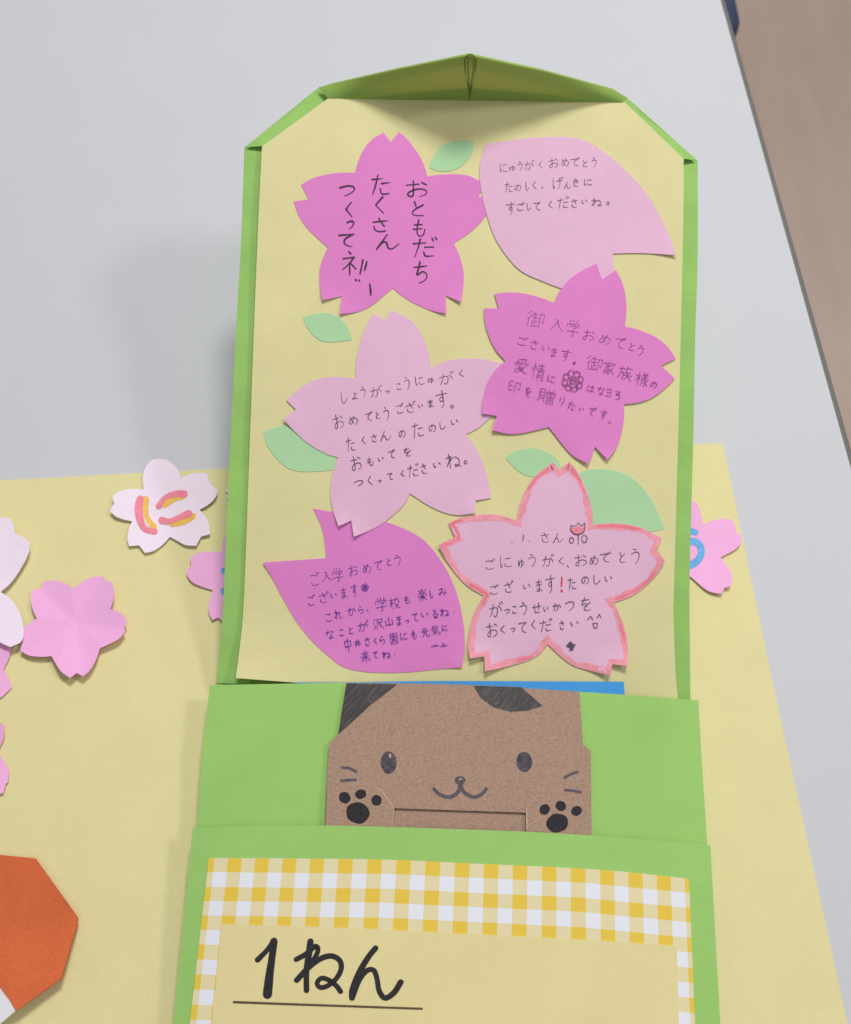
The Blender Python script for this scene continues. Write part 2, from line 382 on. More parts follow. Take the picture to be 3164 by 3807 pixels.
# ---------------------------------------------------------------- hand lettering: strokes of each sign in a 100 x 100 box
G = {
'い': [[(10,15),(12,60),(25,88),(38,70)],[(75,20),(88,40),(90,62)]],
'う': [[(35,5),(65,15)],[(12,38),(50,28),(82,34),(85,55),(65,85),(40,100)]],
'お': [[(5,30),(60,24)],[(34,2),(34,85),(20,96),(8,82),(25,62),(60,50),(90,60),(88,82),(62,95)],[(72,12),(95,28)]],
'か': [[(5,35),(55,28),(65,40),(58,80),(45,96),(32,85)],[(38,5),(25,60),(5,95)],[(75,20),(92,40),(95,58)]],
'き': [[(15,25),(80,15)],[(12,48),(85,36)],[(42,2),(62,40),(78,66)],[(22,68),(25,90),(55,100),(80,95)]],
'く': [[(75,0),(22,45),(22,52),(80,100)]],
'け': [[(12,5),(6,50),(12,95),(20,75)],[(38,30),(98,25)],[(72,2),(74,55),(50,100)]],
'こ': [[(15,12),(50,10),(80,14),(65,25)],[(12,70),(20,88),(55,95),(90,88)]],
'さ': [[(10,30),(90,20)],[(42,0),(60,36),(72,60)],[(18,62),(22,88),(50,100),(80,94)]],
'し': [[(20,0),(15,60),(25,95),(55,92),(90,62)]],
'す': [[(3,22),(97,18)],[(58,0),(58,50),(42,64),(30,50),(45,36),(58,50),(55,80),(35,100)]],
'せ': [[(2,42),(98,32)],[(72,5),(72,55),(58,65)],[(28,12),(28,80),(40,95),(85,92)]],
'た': [[(5,25),(60,20)],[(36,2),(25,50),(8,98)],[(55,45),(95,42)],[(50,70),(58,92),(95,92)]],
'ち': [[(5,25),(90,18)],[(45,0),(35,35),(25,62),(60,45),(88,55),(85,78),(60,95),(40,100)]],
'つ': [[(3,30),(50,15),(90,22),(95,50),(70,80),(35,98)]],
'て': [[(3,15),(50,10),(95,5)],[(92,6),(50,35),(38,65),(55,90),(85,98)]],
'と': [[(25,2),(40,45)],[(85,22),(40,45),(15,70),(25,92),(85,95)]],
'な': [[(5,25),(52,20)],[(35,2),(8,60)],[(68,15),(95,30)],[(65,42),(66,80),(50,95),(35,85),(50,75),(92,95)]],
'に': [[(12,5),(6,50),(10,95),(20,75)],[(45,25),(92,22)],[(42,65),(50,88),(95,88)]],
'ね': [[(25,2),(24,98)],[(3,30),(38,22),(20,55),(3,82)],[(3,82),(45,35),(75,30),(90,55),(80,88),(62,90),(65,76),(98,95)]],
'の': [[(52,15),(45,55),(22,85),(5,60),(20,25),(55,10),(88,25),(95,55),(80,85),(55,98)]],
'は': [[(12,5),(6,50),(10,95),(20,75)],[(38,28),(95,22)],[(68,2),(69,75),(55,92),(38,85),(50,72),(95,92)]],
'ま': [[(12,22),(88,18)],[(15,45),(85,42)],[(52,2),(52,80),(35,95),(18,85),(35,72),(90,92)]],
'み': [[(15,12),(55,8),(40,50),(15,88),(3,70),(25,58),(95,72)],[(80,35),(75,70),(60,98)]],
'め': [[(20,15),(35,60),(48,82)],[(62,5),(45,60),(18,88),(5,65),(30,32),(65,25),(95,50),(85,82),(60,98)]],
'も': [[(45,2),(35,60),(45,95),(75,92),(88,60)],[(15,30),(70,28)],[(12,55),(68,52)]],
'ゆ': [[(12,15),(6,60),(12,80),(30,35),(65,20),(92,42),(80,68),(50,70)],[(55,2),(58,70),(38,100)]],
'よ': [[(55,20),(90,18)],[(52,0),(53,75),(35,95),(12,85),(30,72),(92,95)]],
'ら': [[(35,2),(60,15)],[(22,28),(18,65),(55,45),(85,60),(75,88),(40,100)]],
'り': [[(20,5),(15,45),(25,55)],[(72,2),(78,50),(50,100)]],
'る': [[(18,10),(75,8),(15,65),(55,42),(88,62),(75,95),(45,98),(35,85),(50,76),(65,92)]],
'ろ': [[(12,10),(78,6),(25,50),(60,42),(88,60),(75,90),(30,100)]],
'れ': [[(25,2),(24,98)],[(3,30),(38,22),(20,55),(3,82)],[(3,82),(45,35),(65,28),(62,60),(65,90),(98,80)]],
'を': [[(10,18),(80,14)],[(45,0),(15,55),(45,42),(58,75)],[(92,40),(40,68),(35,90),(55,100),(88,98)]],
'ん': [[(50,0),(3,98)],[(3,98),(28,55),(45,52),(52,88),(70,95),(98,60)]],
'ヨ': [[(10,8),(85,5),(82,92)],[(15,46),(82,45)],[(5,92),(84,90)]],
'ネ': [[(40,0),(60,12)],[(5,30),(85,25)],[(84,26),(45,55),(5,75)],[(50,48),(52,100)],[(62,52),(95,72)]],
'、': [[(20,10),(75,90)]],
'・': [[(40,45),(60,55)]],
'。': [[(50,0),(5,45),(40,98),(95,60),(60,2)]],
'入': [[(35,5),(54,12),(30,60),(2,95)],[(50,22),(65,62),(98,95)]],
'学': [[(20,2),(28,18)],[(48,0),(54,16)],[(82,0),(70,18)],[(5,42),(8,26)],[(8,27),(95,24)],[(95,24),(86,42)],[(28,42),(75,40),(52,58)],[(52,58),(56,90),(38,98)],[(5,68),(97,66)]],
'御': [[(22,2),(2,25)],[(25,25),(3,52)],[(16,45),(15,98)],[(42,5),(32,25)],[(35,18),(62,17)],[(30,40),(65,38)],[(48,18),(48,85)],[(50,60),(65,60)],[(34,55),(34,88)],[(28,90),(66,82)],[(72,15),(95,12)],[(95,12),(94,62),(82,58)],[(73,15),(72,98)]],
'家': [[(50,0),(51,12)],[(5,32),(8,16)],[(8,17),(95,15)],[(95,15),(88,30)],[(22,35),(78,34)],[(50,36),(8,65)],[(38,48),(58,75),(52,98),(40,92)],[(48,60),(8,82)],[(52,74),(10,98)],[(85,48),(60,62)],[(62,60),(97,92)]],
'族': [[(22,2),(25,14)],[(3,22),(45,20)],[(22,24),(18,60),(2,95)],[(20,45),(40,44)],[(40,44),(36,90),(26,86)],[(62,2),(50,25)],[(56,18),(95,16)],[(62,32),(52,48)],[(55,45),(90,44)],[(46,64),(98,62)],[(70,45),(68,70),(45,98)],[(70,66),(97,97)]],
'様': [[(3,28),(40,26)],[(22,2),(21,98)],[(20,38),(3,70)],[(24,38),(38,55)],[(55,2),(62,14)],[(85,0),(76,14)],[(48,20),(92,18)],[(52,33),(88,32)],[(44,47),(96,45)],[(70,20),(70,92),(60,88)],[(50,58),(60,66)],[(62,64),(44,88)],[(90,54),(74,66)],[(72,62),(97,92)]],
'愛': [[(80,2),(25,10)],[(22,16),(28,26)],[(48,14),(52,24)],[(80,12),(70,26)],[(5,46),(8,32)],[(8,33),(95,30)],[(95,30),(90,44)],[(25,46),(18,58)],[(36,42),(40,60),(70,58),(68,50)],[(50,40),(55,48)],[(80,44),(88,56)],[(42,62),(12,88)],[(35,72),(72,70)],[(72,70),(50,90),(10,100)],[(38,78),(95,100)]],
'情': [[(4,28),(8,45)],[(20,2),(19,98)],[(26,22),(34,34)],[(45,15),(95,13)],[(48,28),(90,27)],[(38,42),(98,40)],[(70,2),(70,40)],[(50,52),(48,96)],[(50,52),(88,50)],[(88,50),(88,95),(78,92)],[(52,65),(86,64)],[(52,78),(86,77)]],
'印': [[(40,5),(10,18)],[(12,18),(12,85)],[(12,85),(45,75)],[(14,48),(45,45)],[(58,15),(95,12)],[(95,12),(94,65),(80,62)],[(60,15),(60,98)]],
'贈': [[(10,5),(10,65)],[(10,5),(38,4)],[(38,4),(38,64)],[(12,25),(36,24)],[(12,44),(36,43)],[(10,64),(38,63)],[(16,68),(3,92)],[(32,68),(42,88)],[(58,2),(64,12)],[(88,0),(80,12)],[(50,18),(50,50)],[(50,18),(96,16)],[(96,16),(95,49)],[(50,50),(96,49)],[(73,17),(73,50)],[(52,33),(94,32)],[(55,60),(55,98)],[(55,60),(92,59)],[(92,59),(92,97)],[(56,78),(90,77)],[(55,97),(92,96)]],
'校': [[(3,28),(42,26)],[(22,2),(21,98)],[(20,38),(3,70)],[(24,40),(40,58)],[(70,2),(71,16)],[(46,24),(97,22)],[(60,32),(50,48)],[(82,32),(95,46)],[(86,50),(70,75),(42,98)],[(55,55),(72,78),(97,97)]],
'楽': [[(50,0),(46,12)],[(35,14),(35,48)],[(35,14),(65,13)],[(65,13),(64,48)],[(36,30),(64,29)],[(35,47),(65,46)],[(12,12),(22,24)],[(8,45),(24,34)],[(90,10),(76,24)],[(74,34),(94,46)],[(3,60),(97,58)],[(50,50),(50,98)],[(48,62),(8,92)],[(53,62),(95,92)]],
'沢': [[(10,8),(22,20)],[(4,35),(16,46)],[(3,95),(25,62)],[(42,12),(88,10)],[(88,10),(88,40)],[(42,12),(42,55),(25,98)],[(44,40),(88,39)],[(62,42),(75,75),(98,97)]],
'山': [[(50,2),(50,85)],[(10,40),(10,92)],[(10,92),(90,88)],[(90,35),(90,92)]],
'中': [[(10,20),(12,62)],[(10,20),(90,18)],[(90,18),(86,60)],[(12,60),(86,58)],[(50,0),(50,100)]],
'井': [[(8,32),(92,30)],[(3,65),(97,62)],[(35,5),(32,65),(12,98)],[(68,2),(68,98)]],
'園': [[(8,5),(8,97)],[(8,5),(92,4)],[(92,4),(92,97)],[(8,96),(92,95)],[(28,22),(72,21)],[(20,36),(80,35)],[(50,12),(50,36)],[(34,46),(34,60)],[(34,46),(66,46)],[(66,46),(66,59)],[(34,60),(66,59)],[(50,60),(22,82)],[(38,68),(38,88)],[(52,62),(80,88)]],
'元': [[(22,12),(78,10)],[(5,38),(95,36)],[(38,40),(32,70),(5,97)],[(62,40),(62,88),(75,95),(97,90),(97,75)]],
'気': [[(28,2),(5,35)],[(22,16),(92,14)],[(22,30),(82,28)],[(10,46),(76,44)],[(76,44),(78,75),(97,97),(99,80)],[(58,55),(15,95)],[(22,58),(60,92)]],
'来': [[(15,22),(85,20)],[(28,32),(35,45)],[(74,30),(64,45)],[(3,55),(97,52)],[(50,2),(50,98)],[(48,56),(8,92)],[(52,56),(95,92)]],
}
VOICED = dict(zip('がぎぐげござじずぜぞだぢづでど', 'かきくけこさしすせそたちつてと'))
SMALL = {'っ': 'つ', 'ゅ': 'ゆ', 'ょ': 'よ'}
def write(st, Z, lines, w, slant=0.0):
    """lines = [(tilt in degrees, [(sign, cx, cy, width, height), ...]), ...] read off one enlargement Z"""
    for ang, chars in lines:
        a = math.radians(ang); ca, sa = math.cos(a), math.sin(a)
        for ch, cx, cy, bw, bh in chars:
            base = SMALL.get(ch, VOICED.get(ch, ch)); g = list(G[base])
            if ch in VOICED: g = g + [[(86, -4), (93, 12)], [(101, -10), (108, 5)]]
            for sk in g:
                q = []
                jx, jy = random.uniform(-2, 2), random.uniform(-2, 2)
                for x, y in sk:
                    bw_, bh_ = bw * 1.05, bh * 1.05; u = (x + jx + random.uniform(-1.5, 1.5) - 50) / 100 * bw_; v = (y + jy + random.uniform(-1, 1) - 50) / 100 * bh_
                    u -= slant * v
                    q.append((cx + u * ca - v * sa, cy + u * sa + v * ca))
                st.line([p[:2] for p in Z(q)], w * (.84 if len(sk) and len(g) < 7 else .74), 4)

Z1 = zoom(800, 150, 1.745); Z2 = zoom(1700, 150, 1.745); Z3 = zoom(900, 1050, 1.745); Z4 = zoom(1700, 900, 1.745)
Z5 = zoom(800, 1800, 1.745); Z6 = zoom(1600, 1650, 1.745); Z7 = zoom(1100, 2450, 1.0906); Z8 = zoom(640, 2950, 1.8177)
ZL = zoom(0, 1650, 1.9389); ZB = zoom(0, 2500, 1.607); ZR = zoom(2400, 1600, 2.284); ZP = zoom(1100, 150, 1.2464)

# ================================================================ the setting: floor, table
fl = mk('floor', [(-4, -3, -.72), (5, -3, -.72), (5, 6, -.72), (-4, 6, -.72)], [(0, 1, 2, 3)], M['floor']); tag(fl, 'brown floor beyond the table edge', None, None, 'structure')
t0, t1 = TABLE.pt(2679, 0), TABLE.pt(3124, 1600)
edge_dx = (t0[0] - t1[0]) / (t0[1] - t1[1])
ex = lambda y: t1[0] + (y - t1[1]) * edge_dx
YN, YF, XL = -.42, 1.05, -1.05
table = empty('table', ((XL + ex(.3)) / 2, .3, -.72))
tag(table, 'white laminate table with a dark grey rubber edge under the paper crafts', 'table')
def prism(name, poly, z0, z1, mat, parent):
    n = len(poly); V = [(x, y, z0) for x, y in poly] + [(x, y, z1) for x, y in poly]
    Fc = [tuple(range(n - 1, -1, -1)), tuple(range(n, 2 * n))] + [(i, (i + 1) % n, (i + 1) % n + n, i + n) for i in range(n)]
    return mk(name, V, Fc, mat, parent)
prism('table_top', [(XL, YN), (ex(YN), YN), (ex(YF), YF), (XL, YF)], -.028, 0, M['table'], table)
prof = [(.0002, -.029), (.0002, -.0006), (.0012, -.0002), (.0026, -.0007), (.0040, -.0022), (.0050, -.006), (.0050, -.022), (.0040, -.027), (.002, -.029)]
V = []; Fc = []
for y in (YN, YF):
    for dx, z in prof: V.append((ex(y) + dx, y, z))
n = len(prof)
for i in range(n - 1): Fc.append((i, i + 1, i + 1 + n, i + n))
Fc += [tuple(range(n)), tuple(range(2 * n - 1, n - 1, -1))]
mk('edge_band', V, Fc, M['rubber'], table)
for lx, ly in ((ex(0) - .09, YN + .09), (ex(0) - .09, YF - .09), (XL + .09, YN + .09), (XL + .09, YF - .09)):
    prism('leg', [(lx + .02 * math.cos(a), ly + .02 * math.sin(a)) for a in np.linspace(0, 2 * math.pi, 16, endpoint=False)], -.72, -.029, M['steel'], table)

# chair beyond the table edge: only the rounded corner of its seat shows
SEAT = Surf((0, 0, -.26), (0, 0, 1))
xr = SEAT.pt(2768, 45)[0]; yn = SEAT.pt(2735, 118)[1]
chair = empty('chair', (xr - .2, yn + .2, -.72))
tag(chair, 'dark navy chair whose rounded seat corner shows past the table edge', 'chair')
def rrect(x0, y0, x1, y1, r):
    P = []
    for cx, cy, a0 in ((x1 - r, y1 - r, 0), (x0 + r, y1 - r, 90), (x0 + r, y0 + r, 180), (x1 - r, y0 + r, 270)):
        for k in range(9):
            a = math.radians(a0 + 90 * k / 8); P.append((cx + r * math.cos(a), cy + r * math.sin(a)))
    return P
V = []; Fc = []; rings = [(.02, -.31), (.004, -.305), (0, -.29), (0, -.275), (.005, -.263), (.018, -.258), (.08, -.255)]
for ins, z in rings:
    V += [(x, y, z) for x, y in rrect(xr - .40 + ins, yn + ins, xr - ins, yn + .40 - ins, .038)]
n = 36
for k in range(len(rings) - 1):
    for i in range(n): Fc.append((k * n + i, k * n + (i + 1) % n, (k + 1) * n + (i + 1) % n, (k + 1) * n + i))
Fc += [tuple(range(n - 1, -1, -1)), tuple(range((len(rings) - 1) * n, len(rings) * n))]
mk('seat', V, Fc, M['navy'], chair, smooth=True)
for lx, ly in ((xr - .06, yn + .06), (xr - .34, yn + .06), (xr - .06, yn + .34), (xr - .34, yn + .34)):
    prism('leg', [(lx + .011 * math.cos(a), ly + .011 * math.sin(a)) for a in np.linspace(0, 2 * math.pi, 12, endpoint=False)], -.72, -.309, M['steel'], chair)

# ================================================================ yellow drawing sheet under everything
sh = sheet('drawing_sheet', [(-500,1815,1), (0,1786,1), (534,1757,1), (2687,1647,1), (2865,2500,1), (3151,3807,1), (3270,4350,1), (-900,4350,1)],
           TABLE, .0011, M['sheet'], None, .0004, 160)
tag(sh, 'large pale yellow drawing sheet lying flat on the white table', 'paper sheet')

# ================================================================ flowers glued on the yellow sheet
def curl(cx, cy, R, amp, seed):
    r = random.Random(seed); ph = [r.uniform(0, 6.28) for _ in range(3)]
    def f(x, y):
        d = math.hypot(x - cx, y - cy) / R; a = math.atan2(y - cy, x - cx)
        k = .75 + .3 * math.sin(2 * a + ph[0]) + .25 * math.sin(3 * a + ph[1])
        return amp * max(0, k) * max(0, d - .25) ** 1.6 + amp * .25
    return f
def centroid(P): a = np.array([p[:2] for p in P]); return a.mean(0)
A_ = ZL([(1035,330,1),(1030,250),(1045,180),(1085,122),(1135,108),(1190,112),(1240,140),(1285,190),(1305,245,1),(1360,220),(1440,208),(1495,215,1),(1515,285,1),(1572,335,1),(1550,390),(1500,440),(1438,475,1),(1480,520),(1510,590),(1515,650,1),(1450,668,1),(1415,735,1),(1340,730),(1280,700),(1225,670,1),(1180,720),(1110,770),(1045,787,1),(1003,732,1),(930,738,1),(918,680),(930,610),(952,558,1),(890,545),(830,520),(792,480,1),(823,430,1),(810,380,1),(860,345),(940,325)])
c = centroid(A_); la = curl(c[0], c[1], 200, .0030, 3)
fa = sheet('paper_flower', A_, TABLE, .0016, M['white_pink'], None, .0002, 26, la, smooth=False)
tag(fa, 'whitish paper cherry blossom with red and orange brush letter, on top edge of yellow sheet', 'paper flower', 'paper cherry blossoms glued on the yellow sheet')
st = Strokes(TABLE, .00175, la)
for q, w in (([(1050,402),(1050,470),(1065,540),(1108,598)],34),([(1185,440),(1235,408),(1322,378)],32),([(1240,582),(1310,566),(1390,520)],34)):
    st.line(ZL(q), w * 1.28 / 1.9389, 6, 1)
st.build('amber_strokes', M['amber'], fa)
st = Strokes(TABLE, .0019, la)
for q, w in (([(1012,398),(1000,470),(1012,550),(1045,612),(1115,632)],40),([(1143,450),(1190,388),(1260,362),(1328,360)],34),([(1168,552),(1220,558),(1290,532),(1360,502)],36)):
    st.line(ZL(q), w * 1.28 / 1.9389, 6, 1)
st.build('red_strokes', M['rose'], fa)

B_ = ZL([(535,1045,1),(600,990),(670,960),(745,957,1),(762,990,1),(805,995,1),(822,1060),(815,1130),(795,1190,1),(850,1210),(900,1250),(915,1290,1),(893,1315,1),(903,1350,1),(850,1410),(720,1475,1),(690,1560),(650,1630),(600,1675,1),(553,1652,1),(505,1688,1),(440,1640),(400,1580),(372,1530,1),(300,1535),(210,1525),(145,1490,1),(163,1432,1),(130,1370,1),(190,1310),(265,1260,1),(235,1190),(222,1120),(232,1055,1),(300,1040,1),(315,990,1),(400,985),(480,1010)])
bc = ZL([(550, 1290)])[0]
def lb(x, y):
    dx, dy = x - bc[0], y - bc[1]; r = math.hypot(dx, dy) / 200; a = math.atan2(dy, dx)
    k = ((a + 1.12) / (2 * math.pi / 5)) % 1.0
    fold = 1 - abs(2 * k - 1)                       # 1 on a petal's crease, 0 between petals
    return .0012 + .0026 * r * (.45 + .55 * fold) + .0025 * max(0, r) ** 2 * (0.6 + .6 * math.cos(a - .4))
fb = sheet('paper_flower', B_, TABLE, .0012, M['pink'], None, .0002, 14, lb)
tag(fb, 'plain pink creased paper cherry blossom with no writing, petals lifted, left of the green bag', 'paper flower', 'paper cherry blossoms glued on the yellow sheet')

D_ = ZL([(-10,1400,1),(78,1470,1),(65,1540),(25,1630,1),(60,1690),(85,1755,1),(45,1795),(0,1830),(-80,1850,1),(-110,1815,1),(-160,1840,1),(-230,1760),(-260,1640,1),(-340,1600),(-360,1500,1),(-310,1480,1),(-300,1420,1),(-200,1400),(-100,1400)])
ld = curl(*ZL([(-120, 1620)])[0], 130, .002, 11)
fd = sheet('paper_flower', D_, TABLE, .0014, M['pink'], None, .0002, 26, ld)
tag(fd, 'pink paper blossom tucked under the big white one at left photo edge', 'paper flower', 'paper cherry blossoms glued on the yellow sheet')
C_ = ZL([(-60,560),(0,534),(50,533),(80,545),(98,590),(105,645,1),(180,680),(217,712,1),(205,790),(150,900),(80,1000),(5,1068,1),(80,1120),(140,1210),(168,1320),(168,1395),(145,1434,1),(75,1465,1),(0,1430),(-80,1370),(-150,1310,1),(-230,1390),(-330,1440),(-430,1450,1),(-440,1390,1),(-500,1370,1),(-480,1260),(-400,1160,1),(-500,1090),(-580,980),(-600,860,1),(-550,840,1),(-540,770,1),(-430,760),(-330,800,1),(-320,690),(-280,580),(-210,500,1),(-170,530,1),(-120,500,1)])
lc = curl(*ZL([(-180, 1000)])[0], 230, .0026, 5)
lc2 = lambda x, y: lc(x, y) + .0022
fc_ = sheet('paper_flower', C_, TABLE, .0016, M['white_pink'], None, .0002, 30, lc2)
tag(fc_, 'large plain whitish paper blossom cut off by the left photo edge', 'paper flower', 'paper cherry blossoms glued on the yellow sheet')
E_ = ZB([(-60,270),(0,300),(28,325,1),(18,400),(-15,480,1),(30,545),(55,590,1),(48,650),(35,664,1),(20,720,1),(-40,725),(-110,690,1),(-130,760),(-180,800,1),(-220,780,1),(-260,790,1),(-280,700),(-250,620,1),(-330,580),(-350,500,1),(-310,480,1),(-300,430,1),(-240,410),(-170,430,1),(-170,340),(-130,280,1),(-100,300,1)])
le = curl(*ZB([(-130, 540)])[0], 130, .0022, 17)
fe = sheet('paper_flower', E_, TABLE, .0014, M['pink'], None, .0002, 26, le)
tag(fe, 'pink paper blossom above the orange origami, mostly outside the left photo edge', 'paper flower', 'paper cherry blossoms glued on the yellow sheet')
F_ = ZL([(1600,780,1),(1605,720),(1640,640),(1720,600,1),(1750,625,1),(1790,620,1),(1815,700),(1800,780,1),(1880,760),(1960,780,1),(1955,830,1),(1995,870,1),(1920,980),(1810,1040,1),(1850,1130),(1840,1230,1),(1790,1235,1),(1765,1275,1),(1690,1220),(1660,1160,1),(1630,1230),(1597,1275,1),(1575,1252,1),(1530,1270,1),(1505,1215),(1505,1150),(1535,1055,1),(1470,1035),(1390,1000),(1350,950),(1345,915,1),(1378,880,1),(1370,825,1),(1420,790),(1500,778)])
lf = curl(*ZL([(1670, 930)])[0], 160, .0024, 23)
ff = sheet('paper_flower', F_, TABLE, .0014, M['pink'], None, .0002, 26, lf)
tag(ff, 'pink paper blossom with blue brush dots peeking out left of the raised green flap', 'paper flower', 'paper cherry blossoms glued on the yellow sheet')
st = Strokes(TABLE, .00158, lf)
st.line(ZL([(1612,915),(1650,912),(1690,925)]), 22, 6, 1); st.line(ZL([(1618,1062),(1660,1085),(1710,1080)]), 30, 6, 1)
st.build('blue_strokes', M['sky'], ff)
H_ = ZL([(1620,332,1),(1665,310),(1700,318,1),(1690,250),(1720,200,1),(1750,215,1),(1785,200,1),(1815,260),(1800,320,1),(1860,315),(1895,340,1),(1880,370,1),(1895,400,1),(1850,435),(1805,440,1),(1820,490),(1800,540,1),(1765,530,1),(1735,545,1),(1705,500),(1705,450,1),(1665,430),(1632,385,1),(1645,360,1)])
lh = curl(*ZL([(1755, 380)])[0], 70, .0015, 29)
fh = sheet('paper_flower', H_, TABLE, .0014, M['white_pink'], None, .0002, 26, lh)
tag(fh, 'whitish paper blossom tip almost hidden behind the green flap, right of the lettered one', 'paper flower', 'paper cherry blossoms glued on the yellow sheet')
G_ = ZR([(330,660,1),(355,605),(400,598),(440,630),(475,720),(490,800,1),(560,770),(650,750),(720,762),(755,785,1),(765,850,1),(817,905,1),(805,960),(760,1010),(635,1080,1),(700,1160),(735,1240),(722,1325,1),(670,1335,1),(650,1385,1),(590,1380),(510,1350),(380,1240,1),(330,1300),(250,1370),(160,1390,1),(150,1330,1),(100,1310,1),(130,1190),(190,1100,1),(90,1030),(40,950,1),(70,900,1),(50,850,1),(140,800),(290,800,1),(280,730),(290,670,1)])
lg = curl(*ZR([(420, 1000)])[0], 170, .0024, 31)
fg = sheet('paper_flower', G_, TABLE, .0014, M['pink'], None, .0002, 26, lg)
tag(fg, 'pink paper blossom with a blue brush letter at the right of the green flap', 'paper flower', 'paper cherry blossoms glued on the yellow sheet')
st = Strokes(TABLE, .0016, lg)
st.line(ZR([(330,845),(385,855),(425,866)]), 23, 6, 1, .05); st.line(ZR([(320,975),(400,942),(455,968),(476,1030),(450,1095),(400,1135),(330,1160)]), 27, 8, 1, .05)
st.build('blue_letter', M['sky'], fg)

# orange origami at the lower left, its body mostly outside the frame
O_ = ZB([(-260,1075,1),(0,1090,1),(210,1110,1),(465,1465,1),(460,1500,1),(365,1830,1),(95,2022,1),(60,1960,1),(0,1880,1),(-260,1700,1)])
def lo(x, y):
    return .003 + .004 * min(1, max(0, (y - 3300) / 500))
og = sheet('origami_animal', O_, TABLE, .0022, M['orange'], None, .0012, 60, lo)
tag(og, 'orange folded origami with a white lower corner at the bottom left of the yellow sheet', 'origami')
sheet('white_muzzle', ZB([(-260,1690,1),(0,1870,1),(62,1955,1),(95,2020,1),(0,2100,1),(-120,2160,1),(-260,2180,1)]), TABLE, .0016, M['white'], og, .0010, 60, lo)

# ================================================================ the green paper bag: pocket, opened flap
FH = FLAP.pt(1680, 2500)
bag = empty('paper_bag', tuple(POUCH.pt(1680, 3110) * np.array([1, 1, 0]) + np.array([0, 0, .0012])))
tag(bag, 'bright green folded paper school bag with its yellow lined flap raised open', 'paper bag')
# flap
flap = sheet('flap', [(806,2539,1),(829,2258),(849,1800),(876,1250),(895,924),(909,548,1),(1185,325,1),(1741,330,1),(2333,365,1),(2594,597,1),(2594,952),(2585,1250),(2577,1650),(2564,2143),(2566,2500),(2567,2610,1),(2570,2700,1),(800,2640,1)],
             FLAP, -.0036, M['green'], bag, .0005, 60)
wob = lambda a, s: (lambda x, y: a * (math.sin(y / 71 + s) * .5 + math.sin(y / 29 + s * 2) * .3 + math.sin((x + y) / 113 + s)))
sheet('side_hem', [(806,2539,1),(829,2258),(849,1800),(876,1250),(895,924),(910,556,1),(940,560,1),(990,566,1),(980,1250),(960,1800),(935,2545,1)], FLAP, -.0028, M['green'], flap, .0003, 26, wob(.0004, 1))
sheet('side_hem', [(2594,604,1),(2594,952),(2585,1250),(2577,1650),(2564,2143),(2566,2500),(2567,2600,1),(2480,2610,1),(2480,1800),(2505,1250),(2520,618,1)], FLAP, -.0028, M['green'], flap, .0003, 26, wob(.0004, 4))
def lh1(x, y): return .0002 + .0016 * max(0, min(1, (y - 400) / 150)) * max(0, min(1, (x - 905) / 60))
sheet('corner_fold', [(909,548,1),(940,545,1),(976,543,1),(1010,540,1),(1245,372,1),(1185,325,1)], FLAP, -.0022, M['green'], flap, .0003, 26, lh1)
def lh2(x, y): return .0002 + .0016 * max(0, min(1, (y - 430) / 150)) * max(0, min(1, (2600 - x) / 60))
sheet('corner_fold', [(2333,365,1),(2594,597,1),(2570,594,1),(2540,590,1),(2505,588,1),(2290,376,1)], FLAP, -.0022, M['green'], flap, .0003, 26, lh2)
def ll(x, y):
    v = 0.0003
    if y > 2250: v += .005 * ((y - 2250) / 280) ** 2 * max(0, (1500 - x) / 620)
    return v + .0006 * math.sin(x / 410) * math.sin(y / 500)
liner = sheet('yellow_liner', [(974,545,1),(1218,367,1),(1700,371),(2322,379,1),(2542,590,1),(2541,780),(2531,1250),(2514,1900),(2505,2213),(2504,2292),(2512,2500),(2523,2615,1),(2523,2660,1),(2300,2640,1),(1600,2562,1),(1103,2538,1),(877,2521,1),(891,2410),(904,2280),(914,2050),(923,1800),(933,1525),(943,1250),(953,1000),(963,760)],
              FLAP, .0, M['yellow'], flap, .0003, 45, ll, smooth=False)
# folded tip that stands up along the top of the flap
HP = .034
base = [np.array(p, float) for p in ((1185,327),(1220,366),(1500,371),(1760,372),(2040,376),(2315,379),(2333,366))]
rim = [np.array(p, float) for p in ((1185,325),(1240,308),(1480,252),(1745,197),(2020,258),(2280,330),(2333,365))]
hs = [0.0, .05, .52, 1.0, .55, .06, 0.0]
def interp(P, s):
    x = s * (len(P) - 1); i = min(int(x), len(P) - 2); return P[i] + (P[i + 1] - P[i]) * (x - i)
NS, rows = 48, [(0, 0, 0), (.06, .10, .02), (.15, .22, .035), (.3, .40, .05), (.5, .62, .05), (.7, .80, .04), (.85, .92, .03), (.93, .985, .01), (.965, 1.0, 0), (.985, .99, 0), (1.0, .95, 0)]
V = []; Fc = []
for k, (t, hh, bend) in enumerate(rows):
    for i in range(NS + 1):
        s = i / NS; b, r = interp(base, s), interp(rim, s); h = HP * float(interp([np.array(v) for v in hs], s))
        p = b + (r - b) * t
        V.append(FLAP.pt(p[0], p[1], h * hh + .0004))
W = NS + 1
for k in range(len(rows) - 1):
    for i in range(NS): Fc.append((k * W + i, k * W + i + 1, (k + 1) * W + i + 1, (k + 1) * W + i))
nrm = -FLAP.n * .3 + np.cross(FLAP.n, np.array([1, 0, 0]))      # outward = away from the viewer, up the flap
nrm /= np.linalg.norm(nrm)
if nrm[1] < 0: nrm = -nrm
top = np.array(V)
tip = mk('folded_tip', top, Fc, M['thin_green'], flap, smooth=True)
Vb = [tuple(p + nrm * .0012) for p in top[:4 * W]]; Fb = [f for f in Fc if max(f) < 4 * W]
mk('folded_strip', Vb, Fb, M['green'], flap, smooth=True)
